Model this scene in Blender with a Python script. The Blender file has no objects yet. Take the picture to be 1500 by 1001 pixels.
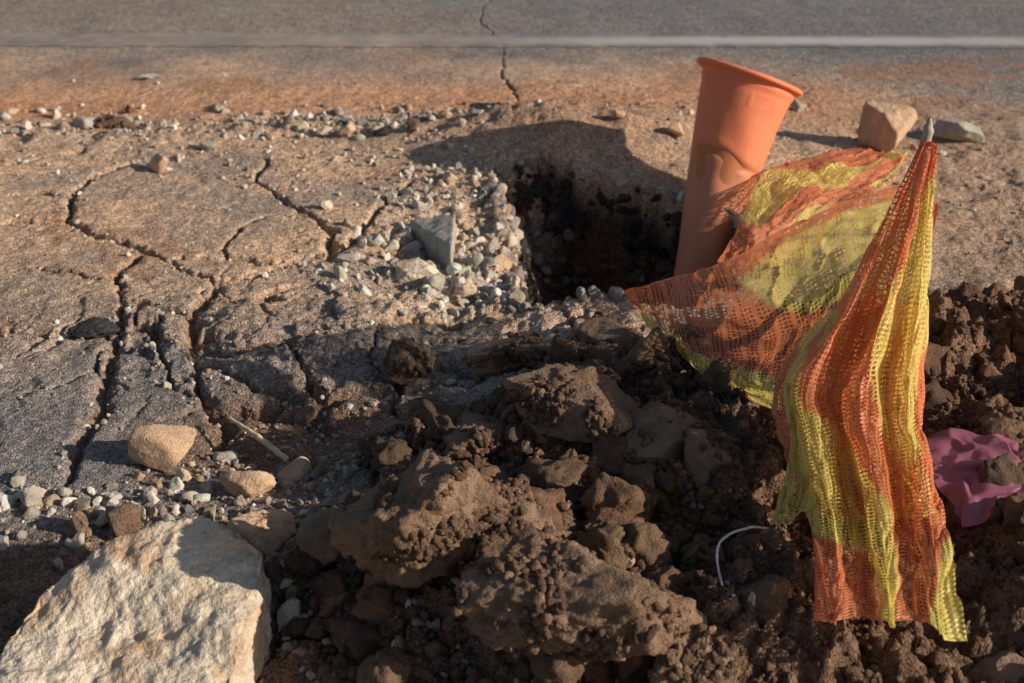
import bpy, bmesh, math, random
import numpy as np
from mathutils import Vector, Matrix
random.seed(4); rng=np.random.default_rng(7)
D2R=math.radians
scene=bpy.context.scene
CH=1.35; PIT=D2R(27)
# ---------------------------------------------------------------- helpers: survey of the site (photo readings -> world metres)
def ray(px,py):
    u=(px-750)/2083.; v=(500.5-py)/2083.
    return u, math.cos(PIT)+v*math.sin(PIT), -math.sin(PIT)+v*math.cos(PIT)
def P(px,py,D):
    a,b,c=ray(px,py); t=D/b
    return np.array([a*t,D,CH+c*t])
def G(px,py,z=0.):
    a,b,c=ray(px,py); t=(z-CH)/c
    return np.array([a*t,b*t])
# ---------------------------------------------------------------- noise
def h2(ix,iy,s):
    n=(ix.astype(np.int64)*374761393+iy.astype(np.int64)*668265263+s*144269504)&0xffffffff
    n=((n^(n>>13))*1274126177)&0xffffffff
    n=n^(n>>16)
    return (n&0xffffff)/float(0xffffff)
def vn2(x,y,s=0):
    ix=np.floor(x);iy=np.floor(y);fx=x-ix;fy=y-iy
    ix=ix.astype(np.int64);iy=iy.astype(np.int64)
    fx=fx*fx*fx*(fx*(fx*6-15)+10);fy=fy*fy*fy*(fy*(fy*6-15)+10)
    a=h2(ix,iy,s);b=h2(ix+1,iy,s);c=h2(ix,iy+1,s);d=h2(ix+1,iy+1,s)
    return ((a*(1-fx)+b*fx)*(1-fy)+(c*(1-fx)+d*fx)*fy)*2-1
def fbm(x,y,o=4,s=0,g=.5):
    r=0;a=1;t=0
    for i in range(o):
        r=r+a*vn2(x*2**i+i*17.3,y*2**i-i*9.1,s+i);t+=a;a*=g
    return r/t*1.5
def h3(ix,iy,iz,s): return h2(ix+iz*7919,iy+iz*104729,s)
def vn3(p,s=0):
    i=np.floor(p).astype(np.int64);f=p-i;f=f*f*(3-2*f)
    x,y,z=i[...,0],i[...,1],i[...,2];fx,fy,fz=f[...,0],f[...,1],f[...,2]
    r=0
    for dx in(0,1):
        for dy in(0,1):
            for dz in(0,1):
                w=(fx if dx else 1-fx)*(fy if dy else 1-fy)*(fz if dz else 1-fz)
                r=r+w*h3(x+dx,y+dy,z+dz,s)
    return r*2-1
def fbm3(p,o=4,s=0,g=.5):
    r=0;a=1;t=0
    for i in range(o):
        r=r+a*vn3(p*2**i+i*5.7,s+i);t+=a;a*=g
    return r/t*1.5
def worley(x,y,s=0):
    ix=np.floor(x).astype(np.int64);iy=np.floor(y).astype(np.int64)
    F1=np.full(x.shape,9.);F2=np.full(x.shape,9.);ID=np.zeros(x.shape)
    for dx in(-1,0,1):
        for dy in(-1,0,1):
            cx=ix+dx;cy=iy+dy
            d=np.hypot(cx+h2(cx,cy,s)-x,cy+h2(cx,cy,s+11)-y)
            m=d<F1
            F2=np.where(m,F1,np.minimum(F2,d));ID=np.where(m,h2(cx,cy,s+5),ID);F1=np.where(m,d,F1)
    return F1,F2,ID
def ss(a,b,x):
    t=np.clip((x-a)/(b-a),0,1);return t*t*(3-2*t)
def mix(a,b,w):
    return a*(1-w[...,None])+np.asarray(b)*w[...,None]
# ---------------------------------------------------------------- site layout
cr=[([(0,325),(60,325),(100,325),(130,345),(200,370),(245,386),(330,380),(400,387),(480,372)],.009),
 ([(100,325),(104,290),(130,262),(180,245),(230,236)],.009),
 ([(388,240),(378,270),(410,292),(462,322),(490,340),(480,372)],.009),
 ([(200,380),(170,405),(180,440),(180,470),(165,500),(150,560),(150,590),(115,640),(95,700)],.011),
 ([(0,482),(60,486),(110,491),(170,480)],.007),
 ([(180,445),(240,456),(285,466),(300,440),(330,415),(380,405),(480,372)],.010),
 ([(285,466),(278,500),(330,512),(420,503),(500,483),(600,462),(700,450)],.015),
 ([(278,500),(290,560),(320,600),(330,640)],.012),
 ([(290,530),(380,562),(480,572),(560,560)],.010),
 ([(420,503),(440,540),(480,572)],.007),([(560,470),(540,520),(590,560)],.006),([(245,456),(230,500),(250,560),(285,570)],.005),
 ([(480,372),(520,350),(560,300),(600,270)],.006),
 ([(0,240),(60,232),(120,225)],.006),([(165,510),(200,495),(278,500)],.009),
 ([(245,386),(275,405),(330,415)],.006),([(0,290),(60,284),(104,290)],.005),
 ([(330,380),(345,340),(400,320),(462,322)],.003),([(0,400),(60,395),(130,410),(175,415)],.003),
 ([(715,0),(700,30),(740,70),(735,110),(760,150)],.003)]
crw=[(np.array([G(*p) for p in pl]),w) for pl,w in cr]
def crackm(x,y):
    out=np.zeros(x.shape)
    wv=1+.6*vn2(x*6,y*6,77)
    for pts,w in crw:
        R=w*4
        for a,b in zip(pts[:-1],pts[1:]):
            m=(x>min(a[0],b[0])-R)&(x<max(a[0],b[0])+R)&(y>min(a[1],b[1])-R)&(y<max(a[1],b[1])+R)
            if not m.any():continue
            X=x[m];Y=y[m];d=b-a
            t=np.clip(((X-a[0])*d[0]+(Y-a[1])*d[1])/(d@d),0,1)
            dist=np.hypot(X-a[0]-t*d[0],Y-a[1]-t*d[1])
            out[m]=np.maximum(out[m],np.exp(-(dist/(w*wv[m]))**2*1.1))
    return out
pitpoly=np.array([G(*p) for p in [(757,440),(752,400),(742,350),(728,300),(722,262),(800,250),(905,270),(990,290),(1070,305),(1110,400),(1010,445),(880,434)]])
def pitsdf(x,y):
    d=np.full(x.shape,9.);ins=np.zeros(x.shape,bool)
    n=len(pitpoly)
    for i in range(n):
        a=pitpoly[i];b=pitpoly[(i+1)%n];e=b-a
        t=np.clip(((x-a[0])*e[0]+(y-a[1])*e[1])/(e@e),0,1)
        d=np.minimum(d,np.hypot(x-a[0]-t*e[0],y-a[1]-t*e[1]))
        c=((a[1]>y)!=(b[1]>y))&(x<(b[0]-a[0])*(y-a[1])/(b[1]-a[1]+1e-9)+a[0])
        ins^=c
    return np.where(ins,d,-d)   # positive inside
def gz(x,y,px,py,rx,ry):
    c=G(px,py);return np.exp(-((x-c[0])/rx)**2-((y-c[1])/ry)**2)
def H(x,y,full=False):
    x=np.asarray(x,float);y=np.asarray(y,float)
    near=1-ss(4.3,4.8,y)
    wx=x+.014*fbm(x*13,y*13,5,1,.62)+.004*vn2(x*90,y*90,3);wy=y+.014*fbm(x*13+40,y*13,5,2,.62)+.004*vn2(x*90+9,y*90,4)
    c=crackm(wx,wy)
    far=ss(8,20,np.hypot(x,y))
    z=.012*fbm(x*1.3,y*1.3,3,5)*near*(1-far)
    z=z+.0016*vn2(x*160,y*160,6)*near+.003*fbm(x*26,y*26,4,7)*near
    # hairline crazing of the old surface
    Fa,Fb,_=worley(wx*3.1+.5*fbm(x*3,y*3,3,71),wy*3.6+.5*fbm(x*3+4,y*3,3,72),70)
    hair=(1-ss(.0,.018,Fb-Fa))*ss(-.1,.3,fbm(x*2.1,y*2.1,2,73))*near
    z=z-.004*hair
    # broken area with irregular fragments
    zone=np.clip(gz(x,y,470,500,.52,.26)*1.3+gz(x,y,650,500,.25,.2),0,1)
    F1,F2,ID=worley(wx*4.6+.6*fbm(x*4,y*4,3,21),wy*6.2+.6*fbm(x*4+9,y*4,3,22),20);e=F2-F1
    small=(1-ss(.0,.13,e))*ss(-.5,.15,fbm(x*3.1,y*3.1,2,23))
    z=z+zone*((ID-.5)*.030-small*.022+.016*fbm(x*9,y*9,5,24,.65))
    c=np.maximum(c,small*ss(.3,.7,zone)*.85)
    z=z-.030*c*(.2+.8*near)
    rid=np.exp(-((y-3.98-.1*fbm(x*2,x*0,2,8))/.12)**2)*(1-ss(.0,.45,x))
    z=z+rid*(.012+.016*fbm(x*14,y*14,4,9))
    # bank beyond the pit
    bank=gz(x,y,840,212,.40,.20)
    z=z+bank*(.105+.014*fbm(x*12,y*12,4,19))
    bas=np.clip(gz(x,y,450,625,.24,.16)*1.5,0,1)
    z=z-bas*.035+bas*.008*fbm(x*20,y*20,4,10)
    rub=np.clip(gz(x,y,675,375,.17,.30)*1.6,0,1)
    z=z-.035*rub+rub*.022*fbm(x*22,y*22,4,12,.6)
    sd=pitsdf(x+.034*fbm(x*10,y*10,4,13,.6),y+.034*fbm(x*10+7,y*10,4,14,.6))
    leftw=1-ss(.03,.22,x)
    wall=.045+.15*leftw+.03*fbm(x*16,y*16,2,17)
    pit=np.where(sd>0,np.clip(sd/wall,0,1)**.8,0)
    z=z-pit*(.42+.03*fbm(x*15,y*15,4,15))+np.where((sd>0),(leftw*.03+.02)*fbm(x*30,y*30,3,16)*ss(0,.05,sd),0)
    # soil heap
    m=0
    for px,py,rx,ry,h in [(1310,620,.30,.26,.20),(1500,620,.30,.34,.18),(1060,740,.26,.22,.14),(840,700,.24,.2,.11),(680,880,.26,.2,.11),
                       (1120,980,.4,.22,.10),(1520,900,.3,.3,.13),(940,600,.22,.14,.09),(860,960,.3,.2,.10),(1130,570,.2,.14,.08),(620,680,.16,.14,.05),(1640,760,.4,.5,.16)]:
        m=np.maximum(m,h*gz(x,y,px,py,rx,ry))+.25*np.minimum(m,h*gz(x,y,px,py,rx,ry))
    heap=ss(.012,.05,m+.012*fbm(x*9,y*9,4,30))
    heap=heap*(1-ss(-.06,.0,sd))
    F1b,_,IDb=worley(x*9+.5*fbm(x*14,y*14,3,44),y*9+.5*fbm(x*14+5,y*14,3,46),31);F1c,_,_=worley(x*34,y*34+.3*fbm(x*50,y*50,2,45),33)
    z=z+(m*(1-ss(-.1,.03,sd)))+heap*(.095*(.45-F1b)*(.3+IDb)+.022*(.5-F1c)+.035*fbm(x*8,y*8,6,34,.65)+.006*fbm(x*90,y*90,2,35))
    ll=(1-ss(1.98,2.2,y+.06*fbm(x*5,y*5,3,50)-.10*x))*(1-ss(.0,.2,x))
    z=z+ll*(1-heap)*(.020*fbm(x*12,y*12,6,51,.65)-.01)
    ap=ss(.95,1.15,x+.1*fbm(x*3,y*3,3,52))*(1-ss(4.0,4.35,y-.2*(x-1)))
    z=z+ap*(1-heap)*.010*fbm(x*10,y*10,4,53)
    if not full:return z
    return z,dict(c=c,rid=rid,bas=bas,rub=rub,sd=sd,heap=heap,ll=ll,ap=ap,zone=zone,bank=bank,F1c=F1c,small=small,hair=hair)
def ground_color(x,y,z,k):
    gray=np.array([.205,.193,.186]);dust=np.array([.68,.43,.265])
    n=fbm(x*2.2,y*2.2,5,60);n2=fbm(x*7,y*7,5,61,.6);n3=fbm(x*30,y*30,3,62)
    w=.76*(1-ss(4.35,4.95,y+.25*n))*ss(2.35,3.0,y-.05*x+.12*n)+.30*np.exp(-((y-4.35-.25*x)/.28)**2)*(1-ss(.8,1.6,x))
    w=w+.28*n2*ss(2.3,2.8,y)*(1-ss(4.6,5.6,y))+.08
    w=w+.16*(1-ss(-.8,.8,x))*ss(4.4,4.8,y)*(1-ss(5.2,6.2,y))
    w=w*(1-.75*ss(.3,1.2,x-(4.7-y)*1.2)*ss(4.0,4.25,y))
    w=np.clip(w,0.04,1)
    col=np.zeros(x.shape+(3,))+gray
    col*= (1+.14*n2+.12*n3)[...,None]
    col=mix(col,dust*(1+.14*n3)[...,None],w)
    st=ss(.30,.62,fbm(x*3.3+9,y*4.5,5,66,.6))*(1-ss(4.6,5,y))*ss(2.5,2.9,y)
    col=mix(col,[.38,.18,.10],st*.6)
    gpat=ss(.25,.6,fbm(x*2.7+30,y*4,5,67,.6))*(1-ss(4.4,4.8,y))
    col=mix(col,[.29,.24,.21],gpat*.5)
    red=np.exp(-((y-4.28-.10*n)/.24)**2)*(1-ss(.9,1.5,x))
    col=mix(col,[.60,.28,.145],red*.7)
    brown=np.array([.24,.135,.08])
    col=mix(col,[.48,.34,.24],np.clip(k['rid'],0,1)*.6)
    col=mix(col,brown*1.6,np.clip(k['bank'],0,1)*.75)
    col=mix(col,[.54,.44,.34],np.clip(k['rub'],0,1)*ss(-.4,.4,n3+.1)*.75)
    col=mix(col,brown*(1+.2*n3)[...,None],np.clip(k['bas'],0,1))
    col=mix(col,[.26,.15,.09],np.clip(k['hair'],0,1)*.55)
    col=mix(col,[.25,.145,.085],np.clip(k['c'],0,1)*.85*(1-ss(4.4,4.8,y)*.8))
    col=mix(col,[.43,.28,.185],k['ap']*.85)
    soil=np.array([.17,.098,.060])*(1+.25*n2+.15*n3)[...,None]
    soil=mix(soil,[.29,.13,.070],ss(.75,1.15,x+.2*n)*ss(1.9,2.3,y)*.8)
    col=mix(col,soil*1.3,k['ll'])
    col=mix(col,soil,k['heap'])
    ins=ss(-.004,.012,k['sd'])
    dk=np.where(x>.12,.55,1.)[...,None]  # shade of the hole put into the soil colour, beyond the left slope
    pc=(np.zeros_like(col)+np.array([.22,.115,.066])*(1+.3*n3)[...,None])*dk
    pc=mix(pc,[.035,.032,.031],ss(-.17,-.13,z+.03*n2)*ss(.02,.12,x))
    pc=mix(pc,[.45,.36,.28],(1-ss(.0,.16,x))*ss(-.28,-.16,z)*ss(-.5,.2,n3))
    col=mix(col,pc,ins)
    return np.clip(col,.01,.8)
def mesh_from(name,V,F,col=None,smooth=True,mat=None):
    me=bpy.data.meshes.new(name)
    V=np.asarray(V,np.float32);F=np.asarray(F,np.int32)
    k=F.shape[1]
    me.vertices.add(len(V));me.vertices.foreach_set("co",V.ravel())
    me.loops.add(F.size);me.loops.foreach_set("vertex_index",F.ravel())
    me.polygons.add(len(F));me.polygons.foreach_set("loop_start",np.arange(0,F.size,k,dtype=np.int32))
    me.update(calc_edges=True)
    me.polygons.foreach_set("use_smooth",np.full(len(F),smooth))
    if col is not None:
        c=np.asarray(col);a=me.attributes.new("Col",'FLOAT_COLOR','POINT')
        if c.shape[1]==3:c=np.concatenate([c,np.ones((len(c),1))],1)
        a.data.foreach_set("color",c.astype(np.float32).ravel())
    ob=bpy.data.objects.new(name,me);scene.collection.objects.link(ob)
    if mat:me.materials.append(mat)
    return ob
# ---------------------------------------------------------------- materials
def nt(name):
    m=bpy.data.materials.new(name);m.use_nodes=True;t=m.node_tree;b=t.nodes["Principled BSDF"]
    b.inputs['Specular IOR Level'].default_value=.25
    return m,t,b
def N(t,ty,**k):
    n=t.nodes.new(ty)
    for a,v in k.items():
        if a in n.inputs:n.inputs[a].default_value=v
        else:setattr(n,a,v)
    return n
def earth(name,base=None,sp=.35,scale=1.,bump=.6,bd=.004,rough=.92,agg=False,vein=None):
    m,t,b=nt(name);L=t.links.new
    geo=N(t,'ShaderNodeNewGeometry')
    if base is None:
        a=N(t,'ShaderNodeAttribute',attribute_name='Col');c=a.outputs['Color']
    else:
        a=N(t,'ShaderNodeRGB');a.outputs[0].default_value=(*base,1);c=a.outputs[0]
    n1=N(t,'ShaderNodeTexNoise',Scale=38*scale,Detail=6.,Roughness=.65);L(geo.outputs['Position'],n1.inputs['Vector'])
    n2=N(t,'ShaderNodeTexNoise',Scale=320*scale,Detail=3.,Roughness=.7);L(geo.outputs['Position'],n2.inputs['Vector'])
    add=N(t,'ShaderNodeMath',operation='ADD');L(n1.outputs[0],add.inputs[0]);L(n2.outputs[0],add.inputs[1])
    mr=N(t,'ShaderNodeMapRange');L(add.outputs[0],mr.inputs['Value']);mr.inputs['From Min'].default_value=.7;mr.inputs['From Max'].default_value=1.3
    mr.inputs['To Min'].default_value=1-sp;mr.inputs['To Max'].default_value=1+sp
    mul=N(t,'ShaderNodeVectorMath',operation='SCALE');L(c,mul.inputs[0]);L(mr.outputs[0],mul.inputs['Scale'])
    out=mul.outputs[0]
    if vein:
        nv=N(t,'ShaderNodeTexNoise',Scale=vein[1],Detail=7.,Roughness=.7,Distortion=.6);L(geo.outputs['Position'],nv.inputs['Vector'])
        rv=N(t,'ShaderNodeMapRange');L(nv.outputs[0],rv.inputs['Value']);rv.inputs['From Min'].default_value=.45;rv.inputs['From Max'].default_value=.66
        mx=N(t,'ShaderNodeMix',data_type='RGBA');L(rv.outputs[0],mx.inputs[0]);L(out,mx.inputs[6]);mx.inputs[7].default_value=(*vein[0],1);out=mx.outputs[2]
    v=N(t,'ShaderNodeTexVoronoi',Scale=210.*scale);L(geo.outputs['Position'],v.inputs['Vector'])
    if agg:
        sx=N(t,'ShaderNodeSeparateColor');L(v.outputs['Color'],sx.inputs[0])
        r2=N(t,'ShaderNodeMapRange');L(sx.outputs[0],r2.inputs['Value']);r2.inputs['To Min'].default_value=.5;r2.inputs['To Max'].default_value=1.5
        m2=N(t,'ShaderNodeVectorMath',operation='SCALE');L(out,m2.inputs[0]);L(r2.outputs[0],m2.inputs['Scale']);out=m2.outputs[0]
    L(out,b.inputs['Base Color']);b.inputs['Roughness'].default_value=rough
    a1=N(t,'ShaderNodeMath',operation='MULTIPLY_ADD');L(n2.outputs[0],a1.inputs[0]);a1.inputs[1].default_value=.35;L(n1.outputs[0],a1.inputs[2])
    a2=N(t,'ShaderNodeMath',operation='MULTIPLY_ADD');L(v.outputs['Distance'],a2.inputs[0]);a2.inputs[1].default_value=-.45 if agg else -.15;L(a1.outputs[0],a2.inputs[2])
    bp=N(t,'ShaderNodeBump',Strength=bump,Distance=bd);L(a2.outputs[0],bp.inputs['Height']);L(bp.outputs[0],b.inputs['Normal'])
    return m
M_ground=earth('dusty_asphalt',agg=True,sp=.25,bump=1.,bd=.008)
M_clod=earth('soil',sp=.4,bump=1.,bd=.010,scale=1.3)
M_gravel=earth('crushed_stone',sp=.35,bump=.6,bd=.004,scale=1.4)
# ---------------------------------------------------------------- ground sheet
def axis(a,b,step,step2,lo,hi):
    core=list(np.arange(a,b,step))
    l=[];v=a;s=step2
    while v>lo:v-=s;l.append(v);s=min(s*1.12,8) if (a-v)>1.0 else s
    r=[];v=core[-1];s=step2
    while v<hi:v+=s;r.append(v);s=min(s*1.12,8) if (v-b)>1.2 else s
    return np.array(l[::-1]+core+r)
ax=axis(-1.25,1.45,.0045,.010,-120,120);ay=axis(1.05,3.8,.0042,.0085,-60,160)
ay=np.concatenate([ay[ay<3.8],np.arange(3.8,6.2,.0085),ay[ay>6.2]])
X,Y=np.meshgrid(ax,ay);xs=X.ravel();ys=Y.ravel()
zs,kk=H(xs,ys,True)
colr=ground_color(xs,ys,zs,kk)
nx,ny=len(ax),len(ay)
idx=np.arange(nx*ny).reshape(ny,nx)
F=np.stack([idx[:-1,:-1],idx[:-1,1:],idx[1:,1:],idx[1:,:-1]],-1).reshape(-1,4)
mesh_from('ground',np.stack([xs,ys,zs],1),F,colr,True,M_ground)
r0=np.searchsorted(ay,4.62);r1=np.searchsorted(ay,12)
sel=slice(r0*nx,r1*nx);zr=zs[sel]+.0005+.0035*ss(4.62,4.8,ys[sel])
idx2=np.arange((r1-r0)*nx).reshape(r1-r0,nx)
F2=np.stack([idx2[:-1,:-1],idx2[:-1,1:],idx2[1:,1:],idx2[1:,:-1]],-1).reshape(-1,4)
mesh_from('road',np.stack([xs[sel],ys[sel],zr],1),F2,colr[sel],True,M_ground)
# road marking, worn away towards the left
m,t,b=nt('worn_white_paint');L=t.links.new
geo=N(t,'ShaderNodeNewGeometry');n1=N(t,'ShaderNodeTexNoise',Scale=70.,Detail=8.,Roughness=.8);L(geo.outputs['Position'],n1.inputs['Vector'])
n2=N(t,'ShaderNodeTexNoise',Scale=1.7,Detail=3.);L(geo.outputs['Position'],n2.inputs['Vector'])
ad=N(t,'ShaderNodeMath',operation='ADD');L(n1.outputs[0],ad.inputs[0]);L(n2.outputs[0],ad.inputs[1])
at=N(t,'ShaderNodeAttribute',attribute_name='Col');wa=N(t,'ShaderNodeMath',operation='ADD');L(ad.outputs[0],wa.inputs[0]);L(at.outputs['Alpha'],wa.inputs[1])
rp=N(t,'ShaderNodeMapRange');L(wa.outputs[0],rp.inputs['Value']);rp.inputs['From Min'].default_value=1.25;rp.inputs['From Max'].default_value=2.25
mx=N(t,'ShaderNodeMix',data_type='RGBA');L(rp.outputs[0],mx.inputs[0]);L(at.outputs['Color'],mx.inputs[6]);mx.inputs[7].default_value=(.56,.52,.48,1)
L(mx.outputs[2],b.inputs['Base Color']);b.inputs['Roughness'].default_value=.8
lx=np.linspace(-20,20,3000);rows=11
LX,K=np.meshgrid(lx,np.linspace(0,1,rows))
LY=4.915+K*.17-.006*LX+.010*fbm(LX*20,K*0,3,3)*(K-.5)*2
lf=LX.ravel();lyf=LY.ravel();lz,lk=H(lf,lyf,True);lc=ground_color(lf,lyf,lz,lk)
edge=1-np.abs(K.ravel()-.5)*2
al=(.12+.80*ss(-1.4,1.0,lf))*ss(.0,.75,edge)
i3=np.arange(rows*3000).reshape(rows,3000);F3=np.stack([i3[:-1,:-1],i3[:-1,1:],i3[1:,1:],i3[1:,:-1]],-1).reshape(-1,4)
mesh_from('road_marking',np.stack([lf,lyf,lz+.0065],1),F3,np.concatenate([lc,al[:,None]],1),True,m)
# ---------------------------------------------------------------- rocks
def ico(n):
    bm=bmesh.new();bmesh.ops.create_icosphere(bm,subdivisions=n,radius=1)
    v=np.array([q.co[:] for q in bm.verts]);f=np.array([[w.index for w in q.verts] for q in bm.faces]);bm.free()
    v/=np.linalg.norm(v,axis=1)[:,None]
    return v,f
ICO={n:ico(n) for n in (2,3,4,5,6)}
def rshape(sub,seed,ang=1.,rough=.08,nf=2.2,planes=14,sharp=.0):
    v,f=ICO[sub];r=np.random.default_rng(seed)
    nrm=r.normal(size=(planes,3));nrm/=np.linalg.norm(nrm,axis=1)[:,None]
    hh=r.uniform(.55,1.0,planes)
    d=v@nrm.T
    rad=np.where(d>.05,hh/np.maximum(d,.05),9.)
    rad=np.minimum(rad.min(1),1.3)
    rad=1*(1-ang)+rad*ang
    p=v*rad[:,None]
    nn=fbm3(v*nf+seed*3.1,4,seed%50,.55)
    p=p*(1+rough*nn)[:,None]
    if sharp:
        n=fbm3(p*6+seed,5 if sub>4 else 3,seed%40,.62);p=p*(1+sharp*n)[:,None]
    return p,f
def rrot(n,r):
    q=r.normal(size=(n,4));q/=np.linalg.norm(q,axis=1)[:,None];w,x,y,z=q.T
    return np.stack([np.stack([1-2*(y*y+z*z),2*(x*y-z*w),2*(x*z+y*w)],-1),np.stack([2*(x*y+z*w),1-2*(x*x+z*z),2*(y*z-x*w)],-1),np.stack([2*(x*z-y*w),2*(y*z+x*w),1-2*(x*x+y*y)],-1)],1)
def scatter(name,pos,size,col,shapes,mat,smooth,r,flat=(1,.8,.65)):
    n=len(pos);which=r.integers(0,len(shapes),n);VV=[];FF=[];CC=[];off=0
    for i,(v,f) in enumerate(shapes):
        s=np.where(which==i)[0]
        if not len(s):continue
        R=rrot(len(s),r)
        vv=v*np.array(flat)
        W=np.einsum('nij,vj->nvi',R,vv)*size[s][:,None,None]+pos[s][:,None,:]
        VV.append(W.reshape(-1,3));FF.append((f[None]+(np.arange(len(s))*len(v))[:,None,None]+off).reshape(-1,3))
        CC.append(np.repeat(col[s],len(v),0));off+=len(s)*len(v)
    return mesh_from(name,np.concatenate(VV),np.concatenate(FF),np.concatenate(CC),smooth,mat)
def cols(base,n,r,var=.2,hue=.05):
    b=np.asarray(base)[r.integers(0,len(base),n)]
    return np.clip(b*(1+var*r.normal(size=(n,1)))*(1+hue*r.normal(size=(n,3))),.02,.75)
# hero rocks
M_tan=earth('tan_rock',(.54,.35,.22),sp=.35,bump=.8,bd=.008,scale=.8)
M_pale=earth('pale_rock',(.68,.56,.42),sp=.28,bump=.9,bd=.012,scale=.5,vein=((.52,.31,.17),7.))
M_brown=earth('muddy_rock',(.215,.128,.078),sp=.45,bump=1.,bd=.012,scale=.9,vein=((.33,.215,.14),9.))
M_grey=earth('grey_rock',(.40,.345,.28),sp=.35,bump=.8,bd=.007,scale=.9)
M_black=earth('bitumen',(.05,.047,.045),sp=.3,bump=1.,bd=.006,scale=1.)
def hz(px,py,dz):
    z=0
    for _ in range(6):
        g=G(px,py,z+dz);z=float(H(np.array([g[0]]),np.array([g[1]]))[0])
    return g[0],g[1],z
surf=[]
def rock(name,px,py,w,d,h,seed,mat,yaw=0,sub=5,ang=1.,rough=.07,sharp=.02,sink=.25,planes=14):
    v,f=rshape(sub,seed,ang,rough,2.2,planes,sharp=sharp)
    v=v/(v.max(0)-v.min(0))*np.array([w,d,h]);v=v-(v.max(0)+v.min(0))/2
    R=np.array(Matrix.Rotation(D2R(yaw),3,'Z'))
    v=v@R.T
    x,y,z=hz(px,py,h*(.5-sink))
    c=np.array([x,y,z+h*(.5-sink)]);v=v+c
    if mat is M_brown and w>.1:
        up=v[(v[:,2]>c[2]-.15*h)];up=up[fbm3(up*22,3,9)>.12];k=int(900*w*d/.04)
        if len(up):surf.append(up[rng.integers(0,len(up),k)])
    return mesh_from(name,v,f,None,True,mat)
B_='muddy_boulder'
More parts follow.
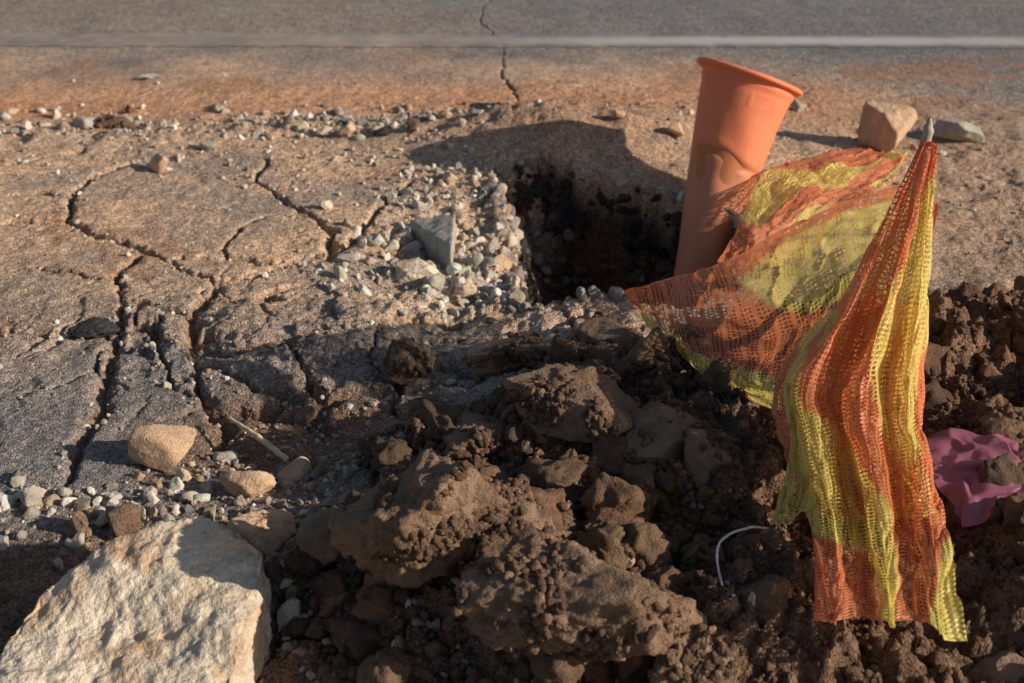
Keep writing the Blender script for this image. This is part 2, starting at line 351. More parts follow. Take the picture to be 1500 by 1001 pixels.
RK=[('rock',240,655,.125,.10,.10,11,M_tan,20,1.,.04,.01,.15),
 ('rock',363,708,.10,.07,.06,12,M_tan,0,1.,.08,.03,.2),('rock',432,690,.065,.05,.05,13,M_tan,40,1.,.05,.02,.2),
 ('rock',330,670,.05,.04,.03,14,M_grey,10,1.,.05,.02,.2),('rock',268,695,.03,.025,.03,15,M_pale,10,1.,.05,.02,.1),
 ('rock',45,730,.035,.03,.045,16,M_grey,10,1.,.05,.02,.1),('rock',115,768,.035,.035,.05,17,M_brown,10,1.,.05,.02,.1),
 ('rock',185,765,.06,.05,.05,18,M_brown,30,1.,.08,.04,.2),('rock',385,785,.12,.09,.10,19,M_tan,30,.9,.12,.06,.25),
 ('rock',425,905,.06,.05,.06,20,M_grey,60,.9,.1,.05,.2),
 (B_,610,800,.25,.20,.19,21,M_brown,15,.9,.16,.10,.2),(B_,745,775,.18,.17,.13,22,M_brown,-30,.85,.16,.10,.25),
 (B_,830,920,.30,.24,.17,23,M_brown,10,.95,.14,.09,.25),(B_,975,640,.19,.14,.10,24,M_brown,20,1.,.10,.05,.35),
 (B_,1045,680,.12,.12,.13,25,M_brown,60,1.,.10,.05,.3),(B_,835,590,.24,.17,.09,26,M_brown,-10,1.,.06,.04,.3),
 (B_,605,560,.12,.11,.08,27,M_brown,0,.9,.12,.06,.3),(B_,740,515,.17,.11,.07,28,M_brown,15,1.,.06,.03,.25),
 (B_,900,500,.16,.12,.08,29,M_brown,-25,1.,.06,.03,.25),(B_,820,525,.18,.10,.07,30,M_brown,0,1.,.06,.03,.25),
 (B_,700,640,.17,.14,.07,31,M_brown,50,1.,.10,.06,.35),(B_,1020,960,.15,.13,.11,32,M_brown,50,.8,.16,.10,.3),
 (B_,480,800,.10,.10,.07,33,M_brown,50,.8,.14,.08,.3),(B_,1480,970,.14,.14,.08,34,M_brown,50,.8,.14,.08,.4),
 (B_,1130,830,.10,.09,.07,60,M_brown,20,.8,.14,.09,.3),(B_,870,740,.11,.09,.08,61,M_brown,70,.9,.14,.08,.3),
 ('rock',633,740,.04,.03,.055,35,M_tan,50,1.,.05,.03,.0),
 ('rock',1305,188,.155,.14,.145,37,M_tan,15,1.,.05,.03,.1),('flat_rock',1402,193,.16,.10,.07,38,M_grey,-8,1.,.06,.02,.12),
 ('rock',233,240,.06,.05,.055,39,M_tan,0,1.,.05,.02,.1),('rock',305,215,.05,.04,.03,40,M_grey,0,1.,.05,.02,.1),
 ('rock',508,190,.05,.04,.04,41,M_tan,0,1.,.05,.02,.1),('rock',475,190,.05,.04,.035,42,M_pale,0,1.,.05,.02,.1),('rock',560,193,.05,.04,.03,42,M_black,0,1.,.05,.02,.1),('rock',606,190,.04,.04,.03,43,M_brown,0,1.,.05,.02,.1),
 ('rock',170,180,.13,.07,.035,44,M_brown,0,1.,.05,.02,.2),('rock',122,180,.08,.06,.04,45,M_grey,0,1.,.05,.02,.2),('rock',13,165,.06,.05,.03,46,M_pale,0,1.,.05,.02,.1),
 ('rock',190,160,.035,.03,.03,47,M_brown,0,1.,.05,.02,.1),('rock',478,300,.035,.03,.025,48,M_pale,0,1.,.05,.02,.1),('rock',682,425,.055,.05,.045,49,M_pale,0,1.,.05,.02,.1),
 ('rock',906,165,.04,.03,.03,50,M_tan,0,1.,.05,.02,.1),('rock',755,418,.022,.02,.05,51,M_pale,0,1.,.05,.02,.1),('rock',610,395,.11,.09,.06,52,M_pale,30,1.,.08,.04,.3),
 ('rock',655,345,.06,.05,.04,63,M_pale,10,1.,.06,.03,.2),('rock',700,340,.05,.05,.04,64,M_grey,60,1.,.06,.03,.2),('rock',590,350,.05,.05,.04,65,M_pale,80,1.,.06,.03,.2),
 ('rock',660,262,.05,.04,.04,66,M_pale,80,1.,.06,.03,.2),('rock',640,415,.06,.05,.04,67,M_grey,40,1.,.06,.03,.2),('rock',735,385,.05,.04,.04,68,M_tan,40,1.,.06,.03,.2),('rock',510,380,.06,.04,.03,69,M_grey,20,1.,.06,.03,.2),
 ('rock',1168,155,.05,.05,.04,53,M_grey,0,1.,.05,.02,.1),('rock',988,190,.05,.05,.04,54,M_tan,0,1.,.05,.02,.1),('rock',805,500,.06,.05,.03,55,M_grey,0,1.,.05,.02,.0),
 ('bitumen_lump',135,475,.12,.08,.035,56,M_black,0,.7,.14,.10,.3),('rock',320,160,.04,.03,.025,57,M_grey,0,1.,.05,.02,.1),
 ('rock',1480,630,.12,.08,.06,58,M_brown,30,1.,.06,.03,.3)]
for (nm,px,py,w,d,h,seed,mat,yaw,ang,rough,sharp,sink) in RK:
    rock(nm,px,py,w,d,h,seed,mat,yaw,6 if (w>.14 and py>500) else 5 if max(w,h)>.08 else 4,ang,rough,sharp,sink)
# soil clods over the heap
clA=[rshape(2,i,.8,.28,1.5,9) for i in range(12)]
clB=[rshape(3,20+i,.75,.32,1.8,11) for i in range(12)]
clC=[rshape(4,40+i,.85,.30,2.0,12,sharp=.09) for i in range(12)]
def heap_pts(n,big=False):
    x=rng.uniform(-.75,1.75,n*6);y=1.15+rng.uniform(0,1,n*6)**1.25*1.95
    z,k=H(x,y,True)
    ok=(k['heap']>rng.uniform(0,1,n*6)*.6+.35)&(fbm(x*5,y*5,3,91)>rng.uniform(-.9,.5,n*6))
    if big: ok&=~((x>.22)&(x<.62)&(y>1.35)&(y<2.2))
    s=np.where(ok)[0][:n]
    return x[s],y[s],z[s]
def soilcol(x,y,n):
    c=cols([(.175,.100,.060),(.145,.084,.052),(.22,.128,.078),(.12,.072,.046)],n,rng,.16,.03)
    w=ss(.75,1.15,x)*ss(1.9,2.3,y)*.75
    return c*(1-w[:,None])+np.array([.29,.13,.072])*w[:,None]
x,y,z=heap_pts(22000);n=len(x);s=.002+.0065*rng.uniform(0,1,n)**1.7
pos=np.stack([x,y,z+s*.3],1)
sp_=np.concatenate(surf);ns=len(sp_);s2=.0015+.008*rng.uniform(0,1,ns)**3
pos=np.concatenate([pos,sp_]);s=np.concatenate([s,s2]);n=len(s)
obA=scatter('soil_crumbs',pos,s,soilcol(pos[:,0],pos[:,1],n),clA,M_clod,True,rng,(1,.9,.8))
x,y,z=heap_pts(2300);n=len(x);s=.008+.013*rng.uniform(0,1,n)**2
obB=scatter('soil_lumps',np.stack([x,y,z+s*.25],1),s,soilcol(x,y,n),clB,M_clod,True,rng,(1,.9,.75))
x,y,z=heap_pts(520,True);n=len(x);s=.018+.038*rng.uniform(0,1,n)**2
obC=scatter('soil_clods',np.stack([x,y,z+s*.15],1),s,soilcol(x,y,n),clC,M_clod,True,rng,(1,.85,.7))
e=bpy.data.objects.new('soil_heap',None);scene.collection.objects.link(e)
for o in(obA,obB,obC):o.parent=e
# gravel
gA=[rshape(2,100+i,1.,.10,1.5,7) for i in range(14)];gB=[rshape(3,120+i,1.,.10,1.8,8) for i in range(14)]
gcol=[(.42,.34,.26),(.36,.28,.21),(.30,.25,.21),(.48,.41,.33),(.36,.23,.15),(.24,.20,.17)]
gp=[];gs=[];gc=[]
def gzone(px,py,rx,ry,n,s0,s1,pal=gcol,pw=3.):
    c=G(px,py);x=c[0]+rx*rng.normal(size=n)*.6;y=c[1]+ry*rng.normal(size=n)*.6
    z,k=H(x,y,True);s=s0+(s1-s0)*rng.uniform(0,1,n)**pw
    gp.append(np.stack([x,y,z+s*.2],1));gs.append(s);gc.append(cols(pal,n,rng,.18,.04))
pale=[(.50,.43,.35),(.44,.36,.28),(.36,.30,.25),(.60,.54,.46),(.34,.25,.18)]
for a in [(60,190,.45,.14,170,.003,.018,pale),(330,185,.5,.14,190,.003,.016,pale),(520,190,.35,.12,190,.003,.020),(640,190,.3,.07,70,.003,.02),
  (200,220,.9,.22,260,.002,.010,pale),(100,190,.7,.3,160,.002,.012,pale),
  (650,290,.16,.25,360,.002,.014,pale),(630,360,.15,.2,360,.002,.022,pale),(700,400,.12,.14,340,.002,.018,pale),(560,400,.2,.12,120,.002,.012,pale),
  (560,250,.4,.25,280,.002,.010,pale),(300,300,.9,.7,420,.0015,.004),(1100,200,.4,.3,130,.002,.013),(1400,300,.5,.5,260,.002,.009),(900,200,.5,.25,120,.002,.008),
  (160,735,.18,.07,110,.003,.019,pale),(60,730,.14,.05,30,.004,.020,pale),(200,780,.2,.08,90,.002,.014),(430,720,.22,.14,220,.002,.014),(350,690,.16,.1,100,.003,.016),
  (430,900,.25,.18,420,.002,.012),(600,960,.3,.15,350,.002,.012),(300,560,.6,.3,300,.002,.006),(470,520,.35,.1,220,.002,.010),(800,500,.3,.2,160,.002,.012),
  (850,880,.5,.3,160,.002,.010,gcol),(1150,800,.5,.4,200,.002,.007,gcol),(450,620,.25,.15,320,.002,.008),(700,120,2.,.5,420,.0015,.006),(1250,110,1.2,.6,90,.002,.007)]:gzone(*a)
# grit lying along the cracks
for pts,w in crw[:16]:
    for a,b in zip(pts[:-1],pts[1:]):
        n=int(np.linalg.norm(b-a)*70)+2;t=rng.uniform(0,1,(n,1));p=a+(b-a)*t+rng.normal(size=(n,2))*.018
        z=H(p[:,0],p[:,1]);s=.0018+.007*rng.uniform(0,1,n)**3
        gp.append(np.stack([p[:,0],p[:,1],z+s*.2],1));gs.append(s);gc.append(cols(pale,n,rng,.18,.04))
# stones and asphalt lumps embedded in the pit wall
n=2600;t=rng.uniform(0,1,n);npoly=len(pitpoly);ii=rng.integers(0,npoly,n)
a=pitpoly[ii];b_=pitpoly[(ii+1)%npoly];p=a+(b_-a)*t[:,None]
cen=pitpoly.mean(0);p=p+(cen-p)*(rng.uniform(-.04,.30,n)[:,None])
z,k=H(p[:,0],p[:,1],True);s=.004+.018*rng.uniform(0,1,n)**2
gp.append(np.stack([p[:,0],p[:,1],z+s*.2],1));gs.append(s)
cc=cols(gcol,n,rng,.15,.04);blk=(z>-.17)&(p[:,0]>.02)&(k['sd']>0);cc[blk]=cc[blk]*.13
cc[(z<-.15)]*=np.where(p[z<-.15][:,:1]>.1,.28,.55)  # deep stones darkened, the pit's shade painted into their colour
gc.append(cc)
gp=np.concatenate(gp);gs=np.concatenate(gs);gc=np.concatenate(gc)
ok=~((gs>.006)&(gp[:,1]>4.6));gp=gp[ok];gs=gs[ok];gc=gc[ok]
sm=gs<.009
e=bpy.data.objects.new('gravel',None);scene.collection.objects.link(e)
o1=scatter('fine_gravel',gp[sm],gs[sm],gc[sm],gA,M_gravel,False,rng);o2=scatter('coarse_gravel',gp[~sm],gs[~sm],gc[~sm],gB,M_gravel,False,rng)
o1.parent=e;o2.parent=e
# hull based slabs
def hull(name,pts,mat,vox=.005,amp=.006,freq=18,seed=0,sm=3):
    bm=bmesh.new()
    for p in pts:bm.verts.new(p)
    r=bmesh.ops.convex_hull(bm,input=bm.verts)
    dead=set(g for g in list(r['geom_interior'])+list(r['geom_unused']) if isinstance(g,bmesh.types.BMVert))
    if dead:bmesh.ops.delete(bm,geom=list(dead),context='VERTS')
    bmesh.ops.recalc_face_normals(bm,faces=bm.faces)
    me=bpy.data.meshes.new(name);bm.to_mesh(me);bm.free()
    ob=bpy.data.objects.new(name,me);scene.collection.objects.link(ob)
    md=ob.modifiers.new('r','REMESH');md.mode='VOXEL';md.voxel_size=vox
    m2=ob.modifiers.new('s','SMOOTH');m2.iterations=sm
    dg=bpy.context.evaluated_depsgraph_get();ev=bpy.data.meshes.new_from_object(ob.evaluated_get(dg))
    ob.modifiers.clear();ob.data=ev
    n=len(ev.vertices);co=np.empty(n*3);ev.vertices.foreach_get('co',co);no=np.array([v.normal[:] for v in ev.vertices])
    co=co.reshape(-1,3)
    dsp=fbm3(co*freq+seed,6,seed,.6)*amp-np.abs(fbm3(co*freq*.5+seed+9,4,seed+3))*amp
    co=co+no*dsp[:,None];ev.vertices.foreach_set('co',co.ravel());ev.update();ev.shade_smooth()
    ev.materials.clear();ev.materials.append(mat)
    return ob
top=[(-20,990,.05),(12,925,.07),(40,890,.085),(60,855,.10),(130,818,.12),(175,782,.14),(300,750,.155),(352,770,.15),(392,800,.135),(384,870,.105),(352,960,.07),(325,1060,.04),(-60,1080,.03),(150,1090,.03)]
pts=[]
for px,py,z in top:
    g=G(px,py,z);pts.append((g[0],g[1],z));pts.append((g[0]*.98,g[1]+.004,z-.075 if z>.08 else -.03))
hull('limestone_slab',pts,M_pale,.0035,.019,10,3,2)
def prism(pp,z0,z1,dzs=None):
    o=[]
    for i,(px,py) in enumerate(pp):
        zz=z1+(dzs[i] if dzs else 0);g=G(px,py,zz);o+= [(g[0],g[1],zz),(g[0],g[1],z0)]
    return o
hull('concrete_fragment',prism([(598,322),(668,312),(662,362),(655,372)],-.05,.02,[.0,.03,.02,0]),M_grey,.004,.003,30,5,1)
# ---------------------------------------------------------------- orange delineator post
def build_post():
    T=P(1098,110,3.56);Mi=P(1056,268,3.44);B=P(1026,400,3.32);q=1.04
    d=(B-Mi);B2=B+d*1.6
    ctr=[T,Mi,B,B2];cum=[0]
    for a,b in zip(ctr[:-1],ctr[1:]):cum.append(cum[-1]+np.linalg.norm(b-a))
    def pos(s):
        return np.array([np.interp(s,cum,[c[i] for c in ctr]) for i in range(3)])
    prof=[(.030,.096),(.012,.110),(.004,.118),(.000,.124),(-.002,.130),(.000,.134),(.005,.136),(.011,.134),(.014,.128),(.016,.119),(.022,.117),(.030,.118),(.036,.116)]
    for s in np.linspace(.045,cum[-1],190):
        r=np.interp(s,[.045,.12,.27,.45,.75],[.1125,.102,.085,.068,.059]);prof.append((s,r))
    prof=[(s,r) for s,r in [(.30,.076),(.2,.088),(.1,.100),(.05,.106)]]+prof
    NT=160;V=[];C=[]
    upax=(T-Mi)/np.linalg.norm(T-Mi)
    tl=upax+np.array([.05,-.13,0]);tl/=np.linalg.norm(tl)
    for k,(s,r) in enumerate(prof):
        a=pos(max(s-.05,0));b=pos(s+.05);ax_=(a-b)/np.linalg.norm(a-b)
        w=min(1,max(0,1-s/.12));ax_=ax_*(1-w)+tl*w;ax_/=np.linalg.norm(ax_)
        e1=np.cross(ax_,[0,1,0]);e1/=np.linalg.norm(e1);e2=np.cross(ax_,e1)
        c=pos(s) if s>=0 else T+upax*(-s)
        for j in range(NT):
            th=2*math.pi*j/NT
            u=math.cos(th)*e1+math.sin(th)*e2
            rr=r*q
            f=-u[1];side=u[0]
            if k>=14:
                fs=max(0,f)
                line=s-.235-.02*side-.006*math.sin(4*side)
                rr-=.006*math.exp(-(line/.010)**2)*max(0,f+.3)
                rr+=.002*math.exp(-((line+.02)/.018)**2)*fs
                rr-=.009*math.exp(-((s-.29)/.08)**2-((side-.15)/.6)**2)*fs
                rr-=.004*math.exp(-((s-.42)/.08)**2-((side+.25)/.5)**2)*fs
                rr+=.002*math.sin(3*th+s*9)+.0008*math.sin(7*th-s*22)
                la=(side-.30)*r;ls=s-.075
                qq=max(abs(la)/.030,abs(ls)/.018)
                if f>0:rr+=.0016*math.exp(-((qq-1)/.10)**2)
            else:rr+=.003*math.sin(2*th+.6)+.0015*math.sin(5*th)
            V.append(c+u*rr)
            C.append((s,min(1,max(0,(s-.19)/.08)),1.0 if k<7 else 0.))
    K=len(prof);i=np.arange(K*NT).reshape(K,NT);j=np.roll(i,-1,1)
    F=np.stack([i[:-1],j[:-1],j[1:],i[1:]],-1).reshape(-1,4)
    m,t,b=nt('weathered_orange_plastic');L=t.links.new
    geo=N(t,'ShaderNodeNewGeometry');at=N(t,'ShaderNodeAttribute',attribute_name='Col');sp=N(t,'ShaderNodeSeparateColor');L(at.outputs[0],sp.inputs[0])
    n1=N(t,'ShaderNodeTexNoise',Scale=9.,Detail=8.,Roughness=.75);L(geo.outputs['Position'],n1.inputs['Vector'])
    n2=N(t,'ShaderNodeTexNoise',Scale=70.,Detail=8.,Roughness=.75);L(geo.outputs['Position'],n2.inputs['Vector'])
    c1=N(t,'ShaderNodeMix',data_type='RGBA');L(n1.outputs[0],c1.inputs[0]);c1.inputs[6].default_value=(.84,.19,.075,1);c1.inputs[7].default_value=(.72,.23,.12,1)
    w=N(t,'ShaderNodeMath',operation='MULTIPLY_ADD');L(sp.outputs[1],w.inputs[0]);w.inputs[1].default_value=.5;L(n1.outputs[0],w.inputs[2])
    w2=N(t,'ShaderNodeMapRange');L(w.outputs[0],w2.inputs['Value']);w2.inputs['From Min'].default_value=.5;w2.inputs['From Max'].default_value=1.1;w2.inputs['To Max'].default_value=.85
    c2=N(t,'ShaderNodeMix',data_type='RGBA');L(w2.outputs[0],c2.inputs[0]);L(c1.outputs[2],c2.inputs[6]);c2.inputs[7].default_value=(.50,.22,.13,1)
    w3=N(t,'ShaderNodeMapRange');L(n2.outputs[0],w3.inputs['Value']);w3.inputs['From Min'].default_value=.53;w3.inputs['From Max'].default_value=.74;w3.inputs['To Max'].default_value=.6
    c3=N(t,'ShaderNodeMix',data_type='RGBA');L(w3.outputs[0],c3.inputs[0]);L(c2.outputs[2],c3.inputs[6]);c3.inputs[7].default_value=(.42,.18,.10,1)
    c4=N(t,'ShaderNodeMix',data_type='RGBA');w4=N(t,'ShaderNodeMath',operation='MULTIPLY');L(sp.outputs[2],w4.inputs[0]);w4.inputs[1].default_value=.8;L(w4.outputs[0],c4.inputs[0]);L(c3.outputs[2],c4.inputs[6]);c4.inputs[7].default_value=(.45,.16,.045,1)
    L(c4.outputs[2],b.inputs['Base Color']);b.inputs['Roughness'].default_value=.68;b.inputs['Specular IOR Level'].default_value=.3
    bp=N(t,'ShaderNodeBump',Strength=.3,Distance=.003);L(n2.outputs[0],bp.inputs['Height']);L(bp.outputs[0],b.inputs['Normal'])
    return mesh_from('orange_traffic_delineator',np.array(V),F,np.array(C),True,m)
build_post()
# ---------------------------------------------------------------- barrier netting
def catm(A,n):
    A=np.asarray(A,float);k=len(A);ext=np.concatenate([2*A[:1]-A[1:2],A,2*A[-1:]-A[-2:-1]])
    t=np.linspace(0,k-1,n);i=np.minimum(t.astype(int),k-2);f=(t-i).reshape((-1,)+(1,)*(A.ndim-1))
    p0,p1,p2,p3=ext[i],ext[i+1],ext[i+2],ext[i+3]
    return .5*((2*p1)+(-p0+p2)*f+(2*p0-5*p1+4*p2-p3)*f**2+(-p0+3*p1-3*p2+p3)*f**3)
def sheet(ctrl,nu,nv,tu,tv,fold=0,ff=5,seed=0,lift=.012):
    # ctrl rows x cols of (px,py,D,yellow)
    A=np.array([[list(P(c[0],c[1],c[2]))+[c[3]] for c in row] for row in ctrl])
    B=catm(A,nv);B=np.swapaxes(catm(np.swapaxes(B,0,1),nu),0,1)
    U,Vv=np.meshgrid(np.linspace(0,1,nu),np.linspace(0,1,nv))
    p=B[...,:3].copy()
    du=np.gradient(p,axis=1);dv=np.gradient(p,axis=0);nn=np.cross(du,dv);nn/=np.linalg.norm(nn,axis=-1,keepdims=True)+1e-9
    w=np.minimum(1,Vv*3)*fold
    ph=ff*2*math.pi*U+2.5*vn2(U*2.5+seed,Vv*3,seed)+1.6*np.sin(Vv*4+seed)
    env=.35+.65*np.clip(.5+vn2(U*3+seed*2,Vv*2.5,seed+8),0,1)
    p=p+nn*(w*(env*(np.sin(ph)*.6+.5*np.abs(np.sin(ph*1.3+1)))+.9*fbm(U*4+seed,Vv*4,3,seed)))[...,None]
    cre=1-np.abs(fbm(U*6+seed,Vv*5+U*3,3,seed+12))*2.2
    p=p+nn*(.004*fbm(U*14,Vv*14,3,seed+3)+.006*np.clip(cre,0,1)**3)[...,None]
    z=H(p[...,0],p[...,1])+lift
    p[...,2]=np.maximum(p[...,2],z)
    at=np.stack([U*tu,Vv*tv,B[...,3],np.minimum(np.minimum(U,1-U)*tu,np.minimum(Vv,1-Vv)*tv)],-1)
    i=np.arange(nu*nv).reshape(nv,nu);F=np.stack([i[:-1,:-1],i[:-1,1:],i[1:,1:],i[1:,:-1]],-1).reshape(-1,4)
    return p.reshape(-1,3),F,at.reshape(-1,4)
O,Yl=0.,1.
A=[[(915,428,2.66,O),(990,403,2.68,O),(1070,378,2.66,O),(1160,328,2.55,O),(1255,290,2.42,O),(1345,255,2.28,O),(1364,212,2.2,O)],
   [(917,432,2.65,O),(1000,432,2.58,O),(1085,415,2.50,.5),(1165,372,2.42,Yl),(1250,330,2.36,Yl),(1335,300,2.25,.8),(1365,225,2.2,O)],
   [(922,438,2.63,.3),(1005,465,2.48,O),(1095,465,2.36,.2),(1175,425,2.28,.8),(1255,375,2.28,Yl),(1330,350,2.22,.8),(1366,240,2.2,O)],
   [(930,446,2.60,.7),(1015,500,2.38,.1),(1100,515,2.26,O),(1180,490,2.18,.1),(1262,430,2.19,.6),(1335,400,2.18,.7),(1367,260,2.2,O)],
   [(938,458,2.56,Yl),(1028,525,2.29,Yl),(1095,560,2.17,.9),(1165,558,2.09,.4),(1250,495,2.10,O),(1335,440,2.15,.3),(1368,280,2.2,O)],
   [(948,476,2.53,Yl),(1038,552,2.26,Yl),(1098,586,2.14,Yl),(1155,600,2.06,Yl),(1230,560,2.05,O),(1335,480,2.12,O),(1368,300,2.2,O)]]
Bs=[[(1350,212,2.21,O),(1354,210,2.2,O),(1358,208,2.2,O),(1362,207,2.2,O),(1366,208,2.2,O),(1369,210,2.2,O),(1372,214,2.2,O)],
   [(1284,330,2.17,O),(1300,330,2.13,O),(1317,328,2.16,O),(1334,327,2.12,O),(1346,327,2.15,.7),(1357,326,2.12,Yl),(1366,326,2.15,Yl)],
   [(1216,450,2.09,O),(1244,450,2.03,O),(1273,448,2.07,.1),(1300,446,2.01,.6),(1325,445,2.06,Yl),(1345,444,2.02,.8),(1363,443,2.05,Yl)],
   [(1144,556,1.99,Yl),(1180,568,1.92,.3),(1222,572,1.96,O),(1262,570,1.89,.3),(1300,568,1.95,.9),(1330,566,1.90,Yl),(1355,562,1.94,O)],
   [(1160,655,1.85,Yl),(1198,665,1.78,Yl),(1238,668,1.83,.8),(1272,668,1.76,.3),(1308,666,1.81,.5),(1340,662,1.77,.6),(1364,655,1.81,O)],
   [(1190,745,1.73,Yl),(1222,755,1.66,Yl),(1258,758,1.71,.9),(1290,758,1.64,.7),(1322,756,1.69,.2),(1357,752,1.65,O),(1386,742,1.69,O)],
   [(1200,820,1.61,.1),(1232,828,1.54,O),(1265,832,1.59,.2),(1298,832,1.53,Yl),(1332,830,1.57,.1),(1368,826,1.54,.3),(1405,812,1.57,Yl)],
   [(1184,905,1.50,O),(1222,908,1.44,O),(1262,905,1.48,O),(1305,903,1.43,Yl),(1340,908,1.46,O),(1382,922,1.43,Yl),(1422,938,1.45,Yl)]]
Cs=[[(1255,218,3.80,O),(1180,232,3.62,O),(1120,255,3.40,.6),(1095,300,3.15,Yl),(1075,345,2.95,O),(1050,385,2.75,O)],
   [(1290,222,3.78,O),(1205,250,3.50,.4),(1150,280,3.26,Yl),(1115,322,3.02,.6),(1095,362,2.85,O),(1075,398,2.70,O)],
   [(1315,228,3.72,Yl),(1235,262,3.42,Yl),(1180,292,3.20,.3),(1140,332,2.98,O),(1115,370,2.82,O),(1100,405,2.68,O)],
   [(1330,235,3.66,O),(1262,272,3.36,O),(1215,302,3.16,.4),(1170,340,2.96,Yl),(1145,372,2.80,O),(1135,405,2.66,O)],
   [(1335,215,3.72,Yl),(1300,258,3.40,Yl),(1262,296,3.15,O),(1215,345,2.92,O),(1180,378,2.76,O),(1165,410,2.62,O)]]
Es=[[(1150,560,1.98,Yl),(1158,565,1.97,Yl),(1168,570,1.96,Yl),(1180,572,1.94,Yl)],
   [(1158,640,1.87,Yl),(1168,645,1.86,Yl),(1178,648,1.85,Yl),(1188,650,1.83,Yl)],
   [(1146,710,1.78,.6),(1164,712,1.77,Yl),(1182,714,1.76,Yl),(1198,716,1.74,Yl)],
   [(1126,768,1.72,Yl),(1148,763,1.71,Yl),(1172,754,1.71,Yl),(1192,742,1.71,Yl)]]
back=[[ (q[0]-8,q[1]+4,q[2]+.035,1-q[3]) for q in r] for r in Bs[2:6]]
Vn=[];Fn=[];An=[];off=0
for c,nu,nv,tu,tv,fo,ff,sd,lf_ in [(A,260,180,84,60,.009,2.3,1,.02),(Bs,260,340,44,112,.011,2.6,2,.02),(Cs,240,140,92,44,.016,3,3,.012),(Es,40,70,9,32,.004,1,4,.02),(back,160,180,40,50,.010,1.7,6,.01)]:
    v,f,a=sheet(c,nu,nv,tu,tv,fo,ff,sd,lf_);Vn.append(v);Fn.append(f+off);An.append(a);off+=len(v)
m=bpy.data.materials.new('knitted_net');m.use_nodes=True;t=m.node_tree;t.nodes.clear();L=t.links.new
out=N(t,'ShaderNodeOutputMaterial');at=N(t,'ShaderNodeAttribute',attribute_name='Col');sp=N(t,'ShaderNodeSeparateColor');L(at.outputs[0],sp.inputs[0])
def M(op,a,b=None,c=None):
    n=N(t,'ShaderNodeMath',operation=op)
    for i,q in enumerate((a,b,c)):
        if q is None:continue
        if isinstance(q,(int,float)):n.inputs[i].default_value=q
        else:L(q,n.inputs[i])
    return n.outputs[0]
geo=N(t,'ShaderNodeNewGeometry')
nw=N(t,'ShaderNodeTexNoise',Scale=30.,Detail=2.);L(geo.outputs['Position'],nw.inputs['Vector']);wob=M('MULTIPLY',M('SUBTRACT',nw.outputs[0],.5),1.3)
zig=M('ADD',M('MULTIPLY',M('SINE',M('MULTIPLY',sp.outputs[1],6.2832)),.10),wob)
uu=M('ADD',sp.outputs[0],zig)
vv=M('ADD',M('ADD',sp.outputs[1],M('MULTIPLY',M('SINE',M('MULTIPLY',sp.outputs[0],3.1416)),.10)),wob)
def line(x,w):
    fr=M('FRACT',x);d=M('ABSOLUTE',M('SUBTRACT',fr,.5));return M('LESS_THAN',d,w/2)
lu=line(uu,.30);lv=line(vv,.34)
rib=line(M('MULTIPLY',uu,.25),.14)
hem=M('LESS_THAN',at.outputs['Alpha'],1.1)
nd=N(t,'ShaderNodeTexNoise',Scale=12.,Detail=3.);L(geo.outputs['Position'],nd.inputs['Vector'])
film=N(t,'ShaderNodeMapRange');L(nd.outputs[0],film.inputs['Value']);film.inputs['From Min'].default_value=.35;film.inputs['From Max'].default_value=.65;film.inputs['To Min'].default_value=.12;film.inputs['To Max'].default_value=.42
alpha=M('MAXIMUM',M('MAXIMUM',M('MAXIMUM',lu,lv),M('MAXIMUM',rib,hem)),film.outputs[0])
ym=N(t,'ShaderNodeMapRange');ym.interpolation_type='SMOOTHSTEP';L(M('ADD',sp.outputs[2],M('MULTIPLY',wob,.15)),ym.inputs['Value']);ym.inputs['From Min'].default_value=.42;ym.inputs['From Max'].default_value=.58
n5=N(t,'ShaderNodeTexNoise',Scale=25.,Detail=5.);L(geo.outputs['Position'],n5.inputs['Vector'])
co=N(t,'ShaderNodeMix',data_type='RGBA');L(n5.outputs[0],co.inputs[0]);co.inputs[6].default_value=(.92,.27,.09,1);co.inputs[7].default_value=(.76,.25,.12,1)
cy=N(t,'ShaderNodeMix',data_type='RGBA');L(n5.outputs[0],cy.inputs[0]);cy.inputs[6].default_value=(.97,.80,.16,1);cy.inputs[7].default_value=(.86,.68,.22,1)
cc=N(t,'ShaderNodeMix',data_type='RGBA');L(ym.outputs[0],cc.inputs[0]);L(co.outputs[2],cc.inputs[6]);L(cy.outputs[2],cc.inputs[7])
pb=N(t,'ShaderNodeBsdfPrincipled');pb.inputs['Roughness'].default_value=.38;L(cc.outputs[2],pb.inputs['Base Color'])
bp=N(t,'ShaderNodeBump',Strength=.5,Distance=.002);hh=M('ADD',M('SINE',M('MULTIPLY',uu,6.2832)),M('SINE',M('MULTIPLY',vv,6.2832)));L(hh,bp.inputs['Height']);L(bp.outputs[0],pb.inputs['Normal'])
tr=N(t,'ShaderNodeBsdfTranslucent');L(cc.outputs[2],tr.inputs['Color'])
mx1=N(t,'ShaderNodeMixShader');mx1.inputs[0].default_value=.45;L(pb.outputs[0],mx1.inputs[1]);L(tr.outputs[0],mx1.inputs[2])
tp=N(t,'ShaderNodeBsdfTransparent');mx2=N(t,'ShaderNodeMixShader');L(alpha,mx2.inputs[0]);L(tp.outputs[0],mx2.inputs[1]);L(mx1.outputs[0],mx2.inputs[2])
L(mx2.outputs[0],out.inputs[0])
mesh_from('barrier_netting',np.concatenate(Vn),np.concatenate(Fn),np.concatenate(An),True,m)
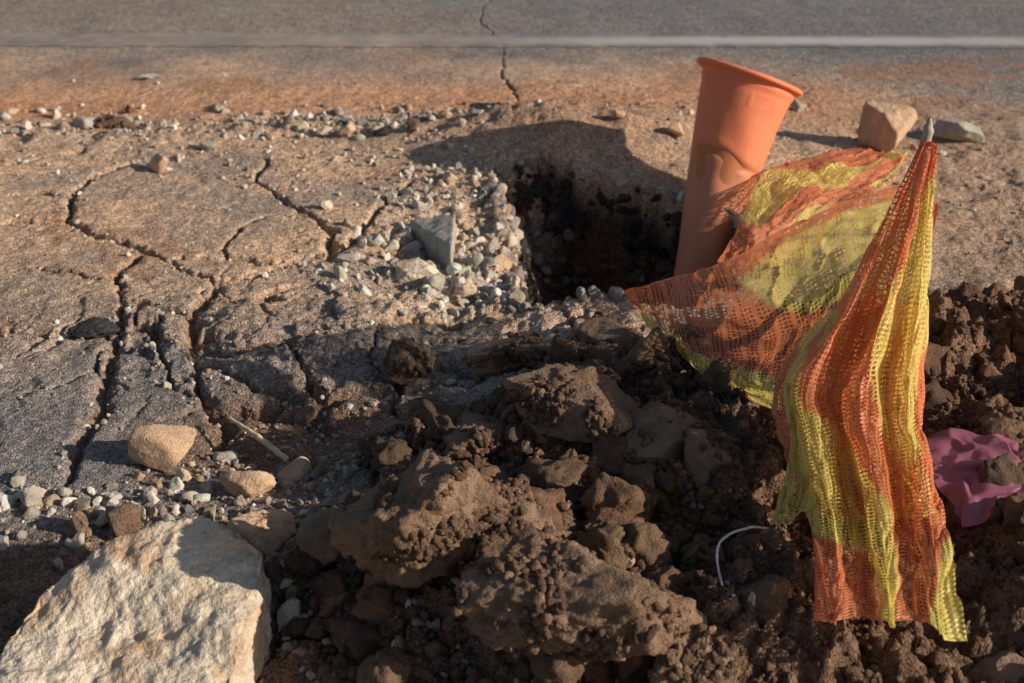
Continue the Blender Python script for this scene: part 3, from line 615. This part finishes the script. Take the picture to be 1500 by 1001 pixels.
# ---------------------------------------------------------------- tubes: stake, stick, cord
def tube(name,pts,rad,mat,seg=10,n=60,flat=1.):
    p=catm(np.array(pts,float),n);r=np.interp(np.linspace(0,1,n),np.linspace(0,1,len(rad)),rad)
    V=[]
    for i in range(n):
        d=p[min(i+1,n-1)]-p[max(i-1,0)];d/=np.linalg.norm(d);e1=np.cross(d,[.13,.2,.97]);e1/=np.linalg.norm(e1);e2=np.cross(d,e1)
        for j in range(seg):
            a=2*math.pi*j/seg;V.append(p[i]+(math.cos(a)*e1+math.sin(a)*e2*flat)*r[i]*(1+.12*math.sin(j*5.1+i*.7)))
    i=np.arange(n*seg).reshape(n,seg);j=np.roll(i,-1,1);F=np.stack([i[:-1],j[:-1],j[1:],i[1:]],-1).reshape(-1,4)
    return mesh_from(name,np.array(V),F,None,True,mat)
M_wood=earth('weathered_wood',(.40,.34,.27),sp=.3,bump=.5,bd=.002,scale=1.5)
M_stick=earth('pale_wood',(.66,.50,.32),sp=.25,bump=.4,bd=.002,scale=1.5)
pk=P(1362,172,2.23)
tube('wooden_stake',[pk,pk+np.array([0,.003,-.06]),pk+np.array([-.006,.01,-.30]),pk+np.array([-.015,.015,-.62])],[.003,.009,.009,.012,.014,.016],M_wood,8)
g1=hz(338,630,.03);g2=hz(380,648,.03);g3=hz(422,668,.03)
tube('wooden_stick',[(g1[0],g1[1],g1[2]+.055),(g2[0],g2[1],g2[2]+.04),(g3[0],g3[1],g3[2]+.02)],[.003,.006,.0055],M_stick,7)
M_str,_,b=nt('white_cord');b.inputs['Base Color'].default_value=(.75,.71,.67,1);b.inputs['Roughness'].default_value=.5
cp=[]
for px,py,dz in [(1128,765,.03),(1100,778,.03),(1065,788,.035),(1050,812,.035),(1060,845,.035),(1076,888,.03)]:
    g=hz(px,py,dz);cp.append((g[0],g[1],g[2]+dz))
tube('white_cord',cp,[.0019,.0019],M_str,6)
def crumple(name,px0,py0,w,d,h,mat,seed,n=70,smooth=False,fq=1.):
    g=hz(px0,py0,h*.5);U,V=np.meshgrid(np.linspace(-1,1,n),np.linspace(-1,1,n))
    r=np.hypot(U,V);ed=1+.25*vn2(np.arctan2(V,U)*2,r*0,seed)
    x=g[0]+U*w/2*ed;y=g[1]+V*d/2*ed
    cr_=1-np.abs(fbm(U*1.5*fq,V*1.5*fq,2,seed))*1.6
    base=g[2]+.0*x
    z=base+.012+h*np.clip(1-r*.7,0,1)*(.4+.6*np.abs(fbm(U*1.2*fq,V*1.2*fq,2,seed)))+.4*h*cr_*.7
    x=x+.012*fbm(U*2,V*2,2,seed+5);y=y+.012*fbm(U*2,V*2,2,seed+6)
    Hh=H(x,y);Hs=Hh.copy()
    for _ in range(6):
        Hs[1:-1,1:-1]=np.maximum(Hh[1:-1,1:-1],(Hs[:-2,1:-1]+Hs[2:,1:-1]+Hs[1:-1,:-2]+Hs[1:-1,2:])/4)
    z=np.maximum(z,Hs+.006)
    i=np.arange(n*n).reshape(n,n);F=np.stack([i[:-1,:-1],i[:-1,1:],i[1:,1:],i[1:,:-1]],-1).reshape(-1,4)
    return mesh_from(name,np.stack([x.ravel(),y.ravel(),z.ravel()],1),F,None,smooth,mat)
m,t,b=nt('pink_plastic_film');b.inputs['Base Color'].default_value=(.46,.15,.22,1);b.inputs['Roughness'].default_value=.38;b.inputs['Specular IOR Level'].default_value=.45;b.inputs['Alpha'].default_value=.6
crumple('plastic_bag',1455,690,.20,.20,.06,m,5,60,True)
m,t,b=nt('black_rubber');b.inputs['Base Color'].default_value=(.035,.035,.036,1);b.inputs['Roughness'].default_value=.6
for px,py,s in [(712,164,6),(742,164,7)]:crumple('rubber_scrap',px,py,.07,.06,.008,m,s,24)
m,t,b=nt('paper');b.inputs['Base Color'].default_value=(.6,.55,.48,1)
crumple('paper_scrap',218,116,.05,.03,.006,m,9,16)
# ---------------------------------------------------------------- light
EL=D2R(22.5);AZ=D2R(17)
to_sun=Vector((math.cos(EL)*math.cos(AZ),-math.cos(EL)*math.sin(AZ),math.sin(EL)))
sl=bpy.data.lights.new('sun','SUN');sl.energy=5;sl.angle=D2R(.5);sl.color=(1,.92,.79)
so=bpy.data.objects.new('sun',sl);scene.collection.objects.link(so);so.rotation_euler=(-to_sun).to_track_quat('-Z','Y').to_euler();so.location=(5,-1,4)
w=bpy.data.worlds.new("World");scene.world=w;w.use_nodes=True;t=w.node_tree
sky=t.nodes.new('ShaderNodeTexSky');sky.sky_type='NISHITA';sky.sun_disc=False;sky.sun_elevation=EL;sky.sun_rotation=math.atan2(to_sun.x,to_sun.y)
bg=t.nodes['Background'];t.links.new(sky.outputs[0],bg.inputs[0]);bg.inputs[1].default_value=.085
# ---------------------------------------------------------------- camera
cam=bpy.data.cameras.new('camera');cam.lens=50;cam.sensor_width=36;cam.clip_end=500;cam.clip_start=.05
co_=bpy.data.objects.new('camera',cam);scene.collection.objects.link(co_);co_.location=(0,0,CH);co_.rotation_euler=(math.pi/2-PIT,0,0)
cam.dof.use_dof=True;cam.dof.focus_distance=2.4;cam.dof.aperture_fstop=5.6
scene.camera=co_
scene.view_settings.view_transform='Standard';scene.view_settings.look='None';scene.view_settings.exposure=0
